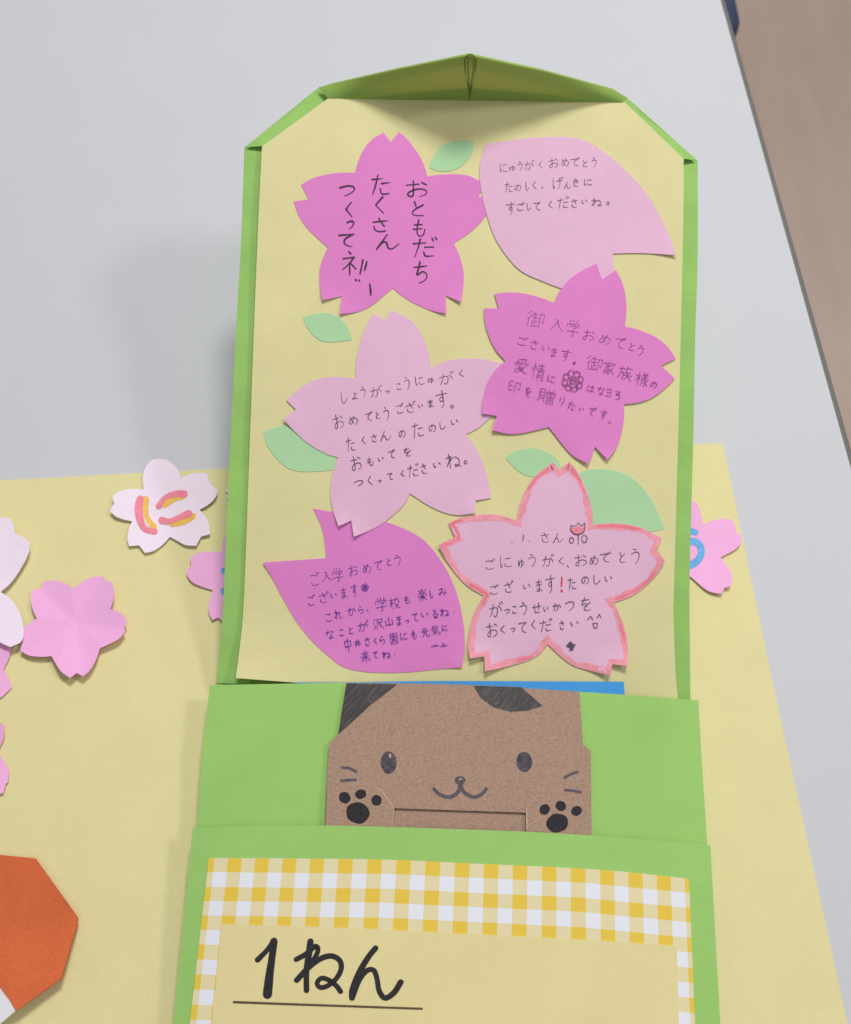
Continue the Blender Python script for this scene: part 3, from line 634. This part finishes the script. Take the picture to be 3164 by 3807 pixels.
# thread loop on the folded tip
pa, pb, pc = FLAP.pt(1220, 366), FLAP.pt(2315, 379), FLAP.pt(1745, 197, HP)
TIPS = Surf(pa, np.cross(pb - pa, pc - pa)); TIPS.n = TIPS.n if TIPS.n @ (CAMP - pa) > 0 else -TIPS.n
def tube(name, pts, r, mat, parent, seg=6):
    V = []; Fc = []; n = len(pts)
    for i in range(n):
        d = pts[min(i + 1, n - 1)] - pts[max(0, i - 1)]; d /= np.linalg.norm(d)
        a = np.cross(d, [0.3, 0.2, 1.0]); a /= np.linalg.norm(a); b = np.cross(d, a)
        for k in range(seg):
            t = 2 * math.pi * k / seg; V.append(pts[i] + r * (a * math.cos(t) + b * math.sin(t)))
    for i in range(n - 1):
        for k in range(seg): Fc.append((i * seg + k, i * seg + (k + 1) % seg, (i + 1) * seg + (k + 1) % seg, (i + 1) * seg + k))
    return mk(name, V, Fc, mat, parent, smooth=True)
lp = catmull(ZP([(806,276),(805,240),(794,190),(784,130),(783,92),(794,72),(809,66),(826,74),(834,95),(831,130),(820,190),(808,240),(805,274)]), 6)
tube('thread_loop', [TIPS.pt(p[0], p[1], .0022) for p in lp], .00028, M['thread'], flap)
lp = catmull(ZP([(806,240),(800,180),(797,120),(799,90),(805,78)]), 6)
tube('thread_loop', [TIPS.pt(p[0], p[1], .0026) for p in lp], .0002, M['thread'], flap)
lp = catmull(ZP([(806,240),(815,185),(823,130),(822,95),(812,80)]), 6)
tube('thread_loop', [TIPS.pt(p[0], p[1], .0026) for p in lp], .0002, M['thread'], flap)

# pocket layers
def xl(y): return 717 - .102 * (y - 3076)
def xrr(y): return 2641 + .0557 * (y - 3142)
def bulge(amp):
    def f(x, y):
        s = (x - xl(y)) / (xrr(y) - xl(y)); s = min(1, max(0, s)); return amp * (1 - (2 * s - 1) ** 4)
    return f
bl = bulge(.0035); bl1 = bulge(.002)
upper = sheet('upper_pocket', [(781,2547,1),(1000,2543),(1283,2538),(1560,2544),(1900,2556),(2159,2572),(2400,2588),(2596,2604,1),(2612,2870),(2640,3300,1),(690,3300,1),(732,3076),(752,2800)],
              POUCH, -.0042, M['green_flat'], bag, .0006, 55, bl1)
YE = 4150
lower = sheet('lower_pocket', [(717,3076.5,1),(950,3071),(1208,3069),(1467,3075),(1953,3092),(2200,3106),(2450,3125),(2641,3142,1),(2678,3807),(xrr(YE),YE,1),(xl(YE),YE,1),(643,3807)],
              POUCH, .0, M['green_flat'], bag, .0006, 55, bl)
# bag body below the pockets down to the sheet
bp = [(800,2620),(830,2590),(2540,2640),(2575,3160),(xrr(YE)-45,YE),(xl(YE)+45,YE),(775,3090)]
tp = [POUCH.pt(x, y, -.0056) for x, y in bp]; n = len(tp)
V = tp + [np.array([p[0], p[1], .0012]) for p in tp]
Fc = [tuple(range(n)), tuple(range(2 * n - 1, n - 1, -1))] + [((i + 1) % n, i, i + n, (i + 1) % n + n) for i in range(n)]
mk('bag_body', V, Fc, M['green'], bag)

# blue paper tucked behind the upper pocket
bpap = sheet('blue_paper', [(1103,2536.5,1),(1350,2536),(1600,2532),(2000,2533),(2319,2534.5,1),(2323,2595,1),(2324,2720,1),(1100,2720,1)], POUCH, -.0054, M['blue'], None, .0002, 60, bl1)
tag(bpap, 'bright blue paper strip tucked behind the brown paper cat', 'paper')

# ================================================================ the kraft paper cat in the pocket
cat = empty('paper_cat', tuple(POUCH.pt(1700, 2850, -.001))); tag(cat, 'brown kraft paper origami cat with black patches peeking out of the green pocket', 'paper cat')
CH = -.0017
ears = sheet('back_of_head', Z7([(205,97,1),(430,99),(720,106),(1150,133,1),(1165,350,1),(1165,500,1),(185,500,1),(172,307,1)]), POUCH, CH, M['kraft'], cat, .0003, 50, bl1)
st = Strokes(POUCH, CH + .00006, bl1); st.blob(Z7([(205,98),(300,99.5),(412,102),(300,190),(172,307),(188,200)])); st.build('black_ear_patch', M['black_fill'], cat)
face = sheet('face', Z7([(425,99.8,1),(720,106.5),(918,114,1),(1050,232),(1170,352,1),(1196,371,1),(1198,600),(1198,640,1),(930,623,1),(640,613),(398,605,1),(122,600,1),(128,450),(135,345,1),(172,306,1),(300,198)]), POUCH, CH + .0007, M['kraft'], cat, .0004, 45, bl1)
band = sheet('lower_band', Z7([(122,560,1),(1198,590,1),(1200,790,1),(115,760,1)]), POUCH, CH - .0007, M['kraft'], cat, .0003, 60, bl1)
PWH = CH + .0014
for pl, pads, fe_ in (([(120,690,1),(126,535,1),(150,516),(200,512),(320,520,1),(345,530,1),(398,604,1),(390,690,1),(386,770,1),(114,760,1)], ((198,562,23,24),(263,548,22,20),(327,573,22,21),(251,624,46,45)), [(322,522),(348,533),(376,572),(396,604),(391,650),(389,690)]),
                 ([(934,705,1),(933,602,1),(973,556,1),(1000,549),(1150,550,1),(1197,604,1),(1200,720,1),(1200,790,1),(934,780,1)], ((1009,610,22,21),(1074,596,22,20),(1138,616,22,20),(1060,665,43,40)), [(937,690),(936,640),(936,604),(952,580),(974,558),(1010,551)])):
    paw = sheet('paw', Z7(pl), POUCH, PWH, M['kraft'], cat, .0003, 40, bl1)
    st = Strokes(POUCH, PWH + .00006, bl1); st.line(Z7(fe_), 2.2, 4, .8, .3); st.build('worn_fold', M['fold'], paw)
    st = Strokes(POUCH, PWH + .00006, bl1)
    for cx, cy, rx, ry in pads:
        q = Z7([(cx, cy)])[0]; st.ell(q[0], q[1], rx / 1.0906, ry / 1.0906)
    st.build('paw_pads', M['black'], paw)
FHH = CH + .0007 + .00006
st = Strokes(POUCH, FHH, bl1); st.blob(Z7([(720,108),(800,110),(915,114.5),(1000,190),(940,210),(870,214),(800,196),(748,157)])); st.build('black_forehead_patch', M['black_fill'], face)
for cx, cy, rx, ry in ((376,420,33,45),(926,417,32,41)):
    st = Strokes(POUCH, FHH, bl1); q = Z7([(cx, cy)])[0]; st.ell(q[0], q[1], rx / 1.09, ry / 1.09, .05, .03); st.build('eye', M['grey_eye'], face)
for cx, cy, rx, ry in ((382,392,5,8),(667,487,6,3)):
    st = Strokes(POUCH, FHH + .00002, bl1); q = Z7([(cx, cy)])[0]; st.ell(q[0], q[1], rx, ry); st.build('highlight', M['speck'], face)
st = Strokes(POUCH, FHH, bl1); q = Z7([(666,492)])[0]; st.ell(q[0], q[1], 20, 16, 0, .03); st.build('nose', M['mouth'], face)
st = Strokes(POUCH, FHH, bl1)
st.line(Z7([(668,505),(660,535),(640,554),(615,560),(580,547),(560,527)]), 14.5, 6, .9, .05); st.line(Z7([(668,505),(676,533),(700,552),(725,560),(752,549),(772,527)]), 14.5, 6, .9, .05)
st.build('mouth', M['mouth'], face)
for q in ([(187,440),(215,443),(245,457)],[(185,494),(214,491),(243,490)],[(1090,482),(1115,467),(1142,458)],[(1092,531),(1122,534),(1155,540)]):
    st = Strokes(POUCH, FHH, bl1); st.line(Z7(q), 10.5, 6, .9, .05); st.build('whisker', M['mouth'], face)

# ================================================================ gingham name card on the pocket
colx = [(-45,0)] + [(v, i + 1) for i, v in enumerate((0,))]
# column edges of the print along the card's top edge, row edges along its two sides (photo pixels)
K = .83095
dl = [600 + x / K for x in (207,291,376,461,548,638,728,818,909,999,1088,1178,1267,1357,1444,1531,1617)]
top_edge = lambda x: np.interp(x, [776,1442,2164,2562], [3190,3196,3228.6,3267])
lrow = [2950 + y / 1.8177 for y in (437,530,632,725,825,920,1020,1122,1222,1325,1428,1530,1634,1738)]
rrow = [2400 + y / 1.492 for y in (1290,1372,1457,1535,1622,1703,1788,1872,1955,2040,2124,2209,2294,2380)]
NR = len(lrow)
def card_uv(x, y):
    L = 776 - .115 * (y - 3190); R = 2562 + .04 * (y - 3267); s = (x - L) / (R - L)
    xt = 776 + s * (2562 - 776)                   # same print column at the top edge
    u = float(np.interp(xt, dl, np.arange(len(dl)))) if dl[0] <= xt <= dl[-1] else (float((xt - dl[0]) / 101) if xt < dl[0] else 16 + float((xt - dl[-1]) / 104))
    bow = float(top_edge(xt) - (3190 + s * 77))
    rows_ = [lrow[k] + s * (rrow[k] - lrow[k]) + bow for k in range(NR)]
    if y <= rows_[0]: v = (y - rows_[0]) / 100
    elif y >= rows_[-1]: v = (NR - 1) / 2 + (y - rows_[-1]) / 114
    else: v = float(np.interp(y, rows_, np.arange(NR))) / 2
    return (u + .001, v)
card = sheet('name_card', [(776,3190,1),(1100,3192),(1442,3196),(1800,3212),(2164,3229),(2380,3247),(2562,3267,1),(2584,3807),(2597,YE-30,1),(666,YE-30,1),(705,3807)], POUCH, .0005, M['gingham'], None, .0002, 30, bl, card_uv)
tag(card, 'yellow and white gingham card with the large black words on a cream panel', 'name card')
panel = sheet('cream_panel', [(823,3435,1),(1300,3450),(1803,3475),(2200,3495),(2517,3516,1),(2524,3807),(2530,YE-90,1),(745,YE-90,1),(786,3807)], POUCH, .0008, M['panel'], card, .0002, 50, bl)
st = Strokes(POUCH, .0009, bl)
S8 = 1 / 1.8177
def brush(pts, w, t=1.0, v=.08): st.line(Z8(pts), w * S8, 8, t, v)
brush([(577,1125),(640,1060),(690,992)], 36); brush([(688,1000),(676,1100),(658,1230),(644,1358)], 52, 1.15)
brush([(935,1000),(925,1080),(908,1200),(908,1330)], 42)
brush([(838,1122),(905,1085),(962,1035),(985,1050),(970,1100),(900,1195),(838,1262)], 34)
brush([(842,1262),(920,1178),(1000,1118),(1075,1098),(1132,1128),(1142,1185),(1110,1250),(1050,1300),(1000,1310),(980,1280),(1010,1248),(1060,1262),(1110,1300),(1138,1338)], 36)
brush([(1375,1045),(1330,1100),(1270,1200),(1222,1320),(1216,1380)], 42); brush([(1216,1380),(1262,1265),(1315,1198),(1362,1195),(1384,1250),(1400,1335),(1440,1382),(1500,1345),(1545,1275)], 38)
st.build('large_lettering', M['black'], card)
st = Strokes(POUCH, .0009, bl); st.line(Z8([(418,1410),(800,1424),(1200,1438),(1688,1455)]), 9, 8, .9, .03); st.build('underline', ink('dark_brown_line', (84, 70, 52), .2), card)

# ================================================================ leaves on the yellow liner
def leaf(pts, h, label, lift=None):
    o = sheet('paper_leaf', pts, FLAP, h - .00005, M['leaf'], None, .0002, 30, lambda x, y: ll(x, y) + (lift(x, y) if lift else 0)); tag(o, label, 'paper leaf', 'mint paper leaves on the yellow flap'); return o
def tipl(*tips):
    return lambda x, y: sum(a * max(0, 1 - math.hypot(x - tx, y - ty) / R) ** 2 for tx, ty, R, a in tips)
leaf(Z1([(1392,825,1),(1405,775),(1450,700),(1520,660),(1600,648),(1680,655,1),(1675,700),(1640,770),(1580,825),(1500,850),(1430,843)]), .0003, 'small mint paper leaf in the shadow below the folded green tip')
leaf(Z3([(395,225,1),(470,205),(560,200),(630,230),(685,290),(713,370,1),(620,385),(520,380),(455,335),(415,280)]), .0003, 'small uncovered mint paper leaf left between the magenta and the pale blossom')
leaf(Z3([(137,970,1),(220,940),(300,925),(450,960),(560,1060),(640,1205,1),(560,1220),(400,1228),(310,1210),(240,1160),(165,1060)]), .0003, 'mint paper leaf half covered by the left petal of the pale pink blossom')
leaf(Z6([(487,88,1),(560,45),(650,28),(730,40),(800,80),(845,135),(870,215,1),(780,220),(690,215),(610,200),(540,150)]), .0003, 'mint paper leaf at the upper left tip of the red outlined blossom')
leaf(Z6([(900,260,1),(970,190),(1060,165),(1180,172),(1300,215),(1390,300),(1460,410),(1518,550,1),(1430,570),(1250,590),(1050,560),(940,420)]), .0003, 'largest mint paper leaf, right of the red outlined blossom')
Ztmp = Strokes(FLAP, .0009, ll); q = Z3([(668,275)])[0]; Ztmp.ell(q[0], q[1], 3, 5)

# ================================================================ the six written notes
GRP = 'written paper notes on the yellow flap'
def note(name, pts, h, mat, label, tips=()):
    tl = tipl(*tips); lf_ = lambda x, y: ll(x, y) + tl(x, y)
    o = sheet(name, pts, FLAP, h, mat, None, .00022, 28, lf_); tag(o, label, 'paper note', GRP)
    return o, (lambda dh=.00006: Strokes(FLAP, h + dh, lf_))
def tp_(Z, pts, R, a): return [(*Z([p])[0], R, a * .6) for p in pts]

# magenta blossom, upper left
N1 = Z1([(1140,660,1),(1193,594,1),(1250,645),(1320,740),(1355,810),(1377,882,1),(1450,872),(1560,868),(1650,880),(1760,935,1),(1706,1008,1),(1790,1045,1),(1755,1140),(1660,1240),(1548,1315,1),(1585,1395),(1608,1480),(1613,1570),(1595,1698,1),(1495,1655,1),(1500,1772,1),(1410,1755),(1290,1705),(1210,1655),(1152,1608,1),(1090,1660),(1010,1725),(920,1762),(807,1776,1),(820,1660,1),(695,1687,1),(680,1600),(675,1510),(695,1425),(730,1345,1),(660,1280),(590,1210),(540,1130),(510,1045,1),(607,1030,1),(557,937,1),(620,900),(700,875),(800,860),(908,858,1),(925,795),(960,715),(1015,645),(1092,597,1)])
o, S = note('blossom_note', N1, .0003, M['magenta'], 'magenta blossom note with three vertical lines of bold black pen at the upper left', tp_(Z1, [(1500,1760),(807,1776),(700,1680),(1595,1698)], 90, .0022))
st = S()
write(st, Z1, [(0, [('お',1308,962,140,105),('と',1318,1094,92,88),('も',1325,1218,92,105),('だ',1355,1350,135,115),('ち',1333,1508,92,130),
                    ('た',1072,935,118,130),('く',1068,1070,75,100),('さ',1072,1198,112,82),('ん',1118,1308,145,92),
                    ('つ',855,972,98,72),('く',868,1096,62,90),('っ',878,1194,42,56),('て',850,1295,102,82),('ネ',872,1448,88,150)])], 7.2)
for q in ([(958,1425),(950,1470),(940,1513)],[(984,1436),(977,1465),(969,1494)],[(912,1553),(916,1558)],[(934,1556),(937,1560)],[(1003,1582),(1008,1615),(1010,1652)]): st.line(Z1(q), 7.2)
st.build('handwriting', M['black_text'], o)

# pale petal, upper right
N2 = Z2([(190,672,1),(300,655),(450,635),(600,627),(720,627),(850,660),(1000,760),(1130,880),(1240,1010),(1330,1170),(1390,1310),(1422,1393,1),(1200,1380),(1010,1383,1),(1012,1440),(1025,1520),(1060,1690,1),(900,1680),(685,1612),(560,1565),(420,1500),(330,1410),(250,1290),(200,1160),(165,1020),(147,900),(150,800),(168,725)])
o, S = note('petal_note', N2, .0006, M['pale_pink'], 'pale pink petal shaped note with three short pencil lines at the upper right', tp_(Z2, [(1422,1393)], 120, .002))
st = S()
write(st, Z2, [(-3, [('に',300,826,50,60),('ゅ',358,830,38,34),('う',408,815,34,58),('が',465,812,58,55),('く',540,805,30,38),('お',625,795,60,60),('め',700,792,50,50),('で',765,790,52,48),('と',830,800,36,42),('う',888,790,38,62)]),
               (-3, [('た',335,952,52,62),('の',393,955,42,40),('し',455,947,24,50),('く',500,940,30,42),('、',553,955,14,18),('げ',650,930,60,70),('ん',715,940,46,42),('き',770,922,42,48),('に',850,918,52,46)]),
               (-4, [('す',350,1090,55,78),('ご',410,1082,46,46),('し',465,1078,30,42),('て',520,1075,46,50),('く',605,1065,34,42),('だ',685,1055,68,65),('さ',760,1055,44,52),('い',825,1045,40,30),('ね',905,1050,65,52),('。',978,1056,18,20)])], 3.5)
st.build('handwriting', M['pencil'], o)

# pale blossom, middle left
N3 = Z3([(925,245,1),(970,180,1),(1060,225),(1120,270),(1170,350),(1205,440),(1225,552,1),(1310,515),(1420,495),(1540,495),(1660,520),(1740,565,1),(1690,620,1),(1740,710,1),(1690,800),(1600,885),(1530,945),(1452,985,1),(1500,1050),(1550,1140),(1590,1260),(1615,1398,1),(1515,1415,1),(1515,1495,1),(1450,1505),(1380,1508),(1290,1485),(1190,1435),(1088,1368,1),(1050,1440),(980,1510),(900,1570),(820,1612),(725,1650,1),(708,1545,1),(625,1582,1),(590,1480),(573,1380),(580,1290),(595,1215),(622,1135,1),(540,1110),(430,1045),(350,975),(265,885,1),(350,825,1),(288,765,1),(370,690),(470,635),(590,612),(740,625,1),(740,520),(760,420),(800,300),(855,200,1)])
o, S = note('blossom_note', N3, .0006, M['pale_pink'], 'pale pink blossom note with five slanting lines of thin black pen in the middle left', tp_(Z3, [(725,1650),(625,1582),(1515,1495),(265,885)], 100, .0024))
st = S()
write(st, Z3, [(-10, [('し',660,748,42,72),('ょ',730,738,42,42),('う',785,708,36,70),('が',868,712,72,62),('っ',945,712,26,20),('こ',1018,675,32,42),('う',1070,652,40,80),('に',1152,638,56,60),('ゅ',1225,635,38,34),('が',1322,625,92,70),('く',1422,592,42,42)]),
               (-10, [('お',625,902,68,88),('め',722,893,58,58),('で',822,872,42,52),('と',880,862,30,42),('う',935,848,40,85),('ご',1022,822,46,58),('ざ',1092,812,62,62),('い',1158,802,32,26),('ま',1222,785,38,46),('す',1298,758,78,108),('。',1362,805,20,20)]),
               (-10, [('た',705,1050,56,85),('く',790,1025,32,46),('さ',858,1010,40,46),('ん',930,995,70,60),('の',1038,980,44,46),('た',1140,955,70,95),('の',1235,945,46,46),('し',1300,930,42,42),('い',1380,905,50,38)]),
               (-10, [('お',740,1172,68,90),('も',832,1160,48,56),('い',900,1145,38,30),('で',972,1115,36,48),('を',1072,1100,46,52)]),
               (-10, [('つ',755,1300,56,38),('く',828,1285,36,52),('っ',893,1288,20,16),('て',962,1258,30,42),('く',1040,1240,30,36),('だ',1108,1222,66,72),('さ',1180,1207,40,60),('い',1265,1182,50,38),('ね',1370,1155,92,92),('。',1452,1166,22,22)])], 3.2)
st.build('handwriting', M['pen'], o)

# magenta petal, lower left
N5 = Z5([(310,508,1),(500,495),(717,480,1),(712,400),(690,280),(635,158,1),(755,178),(900,195),(1110,245),(1250,300),(1350,360),(1440,460),(1520,590),(1580,750),(1610,900),(1620,1050),(1603,1187,1),(1450,1200),(1250,1220),(1100,1224),(950,1215),(830,1185),(740,1120),(620,1010),(520,880),(440,745),(370,610)])
o, S = note('petal_note', N5, .0003, M['magenta'], 'magenta petal shaped note with six lines in blue ballpoint at the lower left', tp_(Z5, [(1603,1187),(310,508)], 110, .0016))
st = S()
write(st, Z5, [(-9, [('ご',645,622,58,76),('入',725,602,66,62),('学',795,590,70,84),('お',895,560,58,66),('め',985,548,52,58),('で',1058,530,50,55),('と',1128,505,32,46),('う',1185,490,44,66)]),
               (-9, [('ご',622,757,46,60),('ざ',702,737,60,60),('い',768,722,42,36),('ま',835,706,42,66),('す',905,690,42,76)]),
               (-9, [('こ',735,865,42,52),('れ',800,847,52,62),('か',885,825,52,56),('ら',945,815,38,48),('、',990,822,14,20),('学',1078,780,72,88),('校',1165,770,68,76),('も',1245,748,42,52),('楽',1345,720,58,78),('し',1405,715,24,46),('み',1475,697,52,44)]),
               (-9, [('な',745,975,52,56),('こ',822,962,32,44),('と',880,948,32,42),('が',958,925,66,60),('沢',1060,905,66,72),('山',1128,890,52,52),('ま',1195,882,40,62),('っ',1248,890,20,20),('て',1298,862,36,48),('い',1360,845,50,34),('る',1425,840,36,50),('ね',1488,830,56,52),('・',1552,832,14,14)]),
               (-9, [('中',862,1045,48,80),('井',925,1030,42,40),('さ',988,1020,40,52),('く',1040,1018,26,34),('ら',1085,1010,42,48),('園',1160,1000,52,66),('に',1225,985,46,48),('も',1290,975,38,56),('元',1365,960,52,56),('気',1430,945,52,60),('に',1490,930,38,40)]),
               (-9, [('来',975,1115,62,76),('て',1040,1107,32,42),('ね',1110,1105,52,44),('・',1165,1098,14,14)])], 3.2)
for k in range(5):
    a = k * 2 * math.pi / 5 - 1.4; cx, cy = 972 + 14 * math.cos(a), 668 + 14 * math.sin(a)
    st.line([p[:2] for p in Z5([(cx + 9 * math.cos(b), cy + 9 * math.sin(b)) for b in np.linspace(0, 6.28, 9)[:-1]])], 3, 3, closed=True)
for q in ([(1402,1054),(1425,1046),(1450,1045)],[(1480,1028),(1478,1050)],[(1464,1051),(1505,1043)]): st.line(Z5(q), 3.2)
st.build('handwriting', M['blue_pen'], o)

# magenta blossom, right
N4 = Z4([(940,243,1),(1030,180,1),(1070,260),(1092,350),(1098,440),(1088,547,1),(1180,570),(1290,618),(1370,685),(1418,755,1),(1322,802,1),(1412,883,1),(1350,945),(1270,1005),(1180,1040),(1083,1052,1),(1082,1140),(1065,1240),(1030,1340),(975,1410,1),(893,1328,1),(852,1440,1),(750,1385),(680,1310),(635,1250),(593,1200,1),(520,1218),(420,1240),(330,1244),(225,1220,1),(257,1127,1),(162,1113,1),(165,1030),(190,930),(240,840),(312,770,1),(250,700),(205,610),(178,510),(175,428,1),(270,432,1),(242,335,1),(340,326),(440,335),(540,360),(628,395,1),(665,320),(720,250),(800,190),(903,140,1)])
o, S = note('blossom_note', N4, .0009, M['magenta'], 'magenta blossom note with tilted pencil lines and a drawn flower at the right', tp_(Z4, [(852,1440),(975,1410),(225,1220),(162,1113)], 100, .002))
st = S()
write(st, Z4, [(10, [('御',508,505,115,105),('入',650,540,80,72),('学',750,560,82,105),('お',855,605,78,66),('め',960,630,72,62),('で',1055,655,62,62),('と',1135,680,42,48),('う',1190,700,48,68)]),
               (12, [('ご',418,645,62,50),('さ',500,665,56,56),('い',575,690,52,38),('ま',630,717,48,62),('す',705,735,68,76),('・',760,783,22,22),('御',890,790,100,95),('家',985,815,76,80),('族',1090,850,88,90),('様',1200,890,84,88),('の',1275,925,42,38)]),
               (12, [('愛',415,800,88,92),('情',525,840,86,110),('に',612,885,52,46),('は',868,950,46,42),('な',935,965,46,50),('ヨ',985,978,36,48),('ろ',1040,992,44,54)]),
               (12, [('印',370,935,80,75),('を',460,970,42,56),('贈',580,1000,108,88),('り',680,1030,38,46),('た',745,1060,50,50),('い',808,1080,32,18),('で',875,1100,40,50),('す',950,1120,46,60)])], 2.9)
st.line(Z4([(982,1168),(998,1168)]), 3.3); q = Z4([(760,783)])[0]; st.ell(q[0], q[1], 5, 5)
for k in range(8):
    a = k * 2 * math.pi / 8 - .2; cx, cy = 750 + 47 * math.cos(a), 900 + 47 * math.sin(a)
    st.line([p[:2] for p in Z4([(cx + 22 * math.cos(a + b), cy + 22 * math.sin(a + b)) for b in np.linspace(-2.0, 2.0, 9)])], 3.2, 3)
for r in (38, 14):
    st.line([p[:2] for p in Z4([(752 + r * math.cos(b), 906 + r * .9 * math.sin(b)) for b in np.linspace(0, 6.28, 13)[:-1]])], 3.2, 3, closed=True)
st.line(Z4([(738,930),(730,905),(745,884),(770,890),(778,912),(765,930)]), 3)
st.build('handwriting', M['pencil_mag'], o)

# pale blossom with coral marker border, lower right
N6 = Z6([(835,165,1),(905,118,1),(950,175),(1000,270),(1035,370),(1053,460),(1055,525,1),(1150,515),(1260,520),(1370,545),(1503,612,1),(1468,690,1),(1523,755,1),(1480,830),(1400,920),(1300,990),(1190,1030,1),(1220,1090),(1255,1180),(1280,1290),(1280,1443,1),(1182,1430,1),(1165,1503,1),(1070,1480),(930,1440),(840,1375),(762,1302,1),(700,1370),(620,1410),(520,1440),(355,1478,1),(350,1380,1),(258,1393,1),(245,1320),(255,1200),(290,1090),(345,985,1),(250,930),(170,850),(100,750),(52,655,1),(160,605,1),(118,515,1),(200,480),(330,458),(440,462),(560,495,1),(580,400),(620,300),(680,210),(795,115,1)])
tips6 = tp_(Z6, [(355,1478),(1165,1503),(1280,1443),(258,1393)], 120, .004) + tp_(Z6, [(52,655),(1523,755)], 140, .0025)
o, S = note('blossom_note', N6, .0006, M['pale_pink'], 'pale pink blossom note outlined in coral marker with a small tulip drawing', tips6)
ol = outline(N6, 6); ar = sum(ol[i][0] * ol[(i + 1) % len(ol)][1] - ol[(i + 1) % len(ol)][0] * ol[i][1] for i in range(len(ol)))
sg = 1 if ar > 0 else -1
def inset(d):
    out = []
    n = len(ol)
    for i in range(n):
        a, b, c = np.array(ol[i - 1]), np.array(ol[i]), np.array(ol[(i + 1) % n])
        d1 = (b - a) / np.linalg.norm(b - a); d2 = (c - b) / np.linalg.norm(c - b)
        n1 = sg * np.array([-d1[1], d1[0]]); n2 = sg * np.array([-d2[1], d2[0]])
        k = n1 + n2; k /= max(.8, np.linalg.norm(k) ** 2 / 2)
        out.append(b + k * d)
    return out
st = S(.00004); st.k = 1
e0, e1 = inset(.6), inset(1.0); n = len(ol)
I0 = [st.P(*p) for p in e0]
wv = [22 + 4 * math.sin(i * .35) + 2.5 * math.sin(i * 1.1) for i in range(n)]
e2 = [e0[i] + (inset_p - e0[i]) for i, inset_p in enumerate(inset(24))]
e2 = [e0[i] + (e2[i] - e0[i]) * wv[i] / 24 for i in range(n)]
I1 = [st.P(*p) for p in e2]
for i in range(n): st.F.append((I0[i], I0[(i + 1) % n], I1[(i + 1) % n], I1[i]))
st.build('coral_border', M['coral'], o)
for a, b, w in ((.02, .06, 9), (.13, .19, 10), (.25, .31, 9), (.36, .385, 8), (.55, .57, 9), (.70, .73, 11), (.80, .83, 10), (.955, .985, 10)):
    q = [e0[i] + (e2[i] - e0[i]) * .45 for i in range(int(a * n), int(b * n) + 2)]
    st = S(.00006); st.line([tuple(p) for p in q], w, 3, .8, .2); st.build('overlapped_marker', M['coral_dark'], o)
st = S(.00008)
st.blob(Z6([(918,540),(918,570),(945,586),(984,579),(1000,550),(1000,535),(980,545),(960,530),(940,548)])); st.build('tulip_fill', M['rose'], o)
st = S(.0001)
write(st, Z6, [(-4, [('さ',745,607,60,60),('ん',828,612,66,58)]),
               (-5, [('ご',385,785,58,60),('に',490,765,76,75),('ゅ',590,775,36,52),('う',660,755,52,80),('が',762,762,72,68),('く',850,760,46,44),('、',893,795,16,22),('お',975,755,80,76),('め',1060,755,56,62),('で',1135,740,66,60),('と',1245,735,46,66),('う',1330,727,62,100)]),
               (-5, [('ご',412,950,52,55),('ざ',505,930,58,65),('い',625,925,48,36),('ま',705,920,46,76),('す',780,910,62,110),('た',920,905,52,76),('の',1005,885,48,50),('し',1080,880,50,56),('い',1155,875,50,40)]),
               (-5, [('が',422,1080,82,85),('っ',500,1085,30,28),('こ',545,1075,34,52),('う',605,1065,52,80),('せ',690,1065,56,60),('い',750,1072,32,36),('か',820,1060,52,52),('つ',905,1050,56,66),('を',1010,1040,72,80)]),
               (-5, [('お',400,1205,72,90),('く',470,1205,42,50),('っ',535,1205,28,28),('て',600,1190,52,66),('く',670,1175,36,56),('だ',748,1180,74,72),('さ',855,1175,36,52),('い',935,1165,56,32)])], 3.4)
for q in ([(605,592),(602,615),(600,632)],[(529,639),(531,641)],[(640,630),(642,632)],[(915,528),(912,560),(935,584),(965,586),(994,572),(1003,540),(1000,512),(982,532),(960,512),(940,535),(915,526)],[(960,588),(960,620),(960,652)],
          [(1022,1140),(1040,1118)],[(1040,1118),(1055,1140)],[(1083,1128),(1097,1106)],[(1097,1106),(1108,1126)],[(1055,1165),(1062,1190),(1080,1192),(1085,1162)],[(1055,1165),(1085,1162)]): st.line(Z6(q), 3.2)
for cx, cy, rx, ry in ((917,625,14,18),(1000,615,17,24)):
    st.line([p[:2] for p in Z6([(cx + rx * math.cos(b), cy + ry * math.sin(b)) for b in np.linspace(0, 6.28, 11)[:-1]])], 3, 3, closed=True)
for q in ([(885,1312),(905,1290),(912,1282)],[(892,1314),(925,1296)],[(895,1308),(940,1302)],[(900,1318),(935,1312)],[(908,1328),(930,1322)],[(900,1300),(920,1292)],[(905,1338),(926,1334)]): st.line(Z6(q), 5)
st.build('handwriting', M['pen2'], o)
st = S(.00012); st.line(Z6([(853,866),(852,895),(850,925)]), 7, 5, .6); q = Z6([(852,955)])[0]; st.ell(q[0], q[1], 4.5, 6); st.build('red_exclamation_mark', M['red_line'], o)
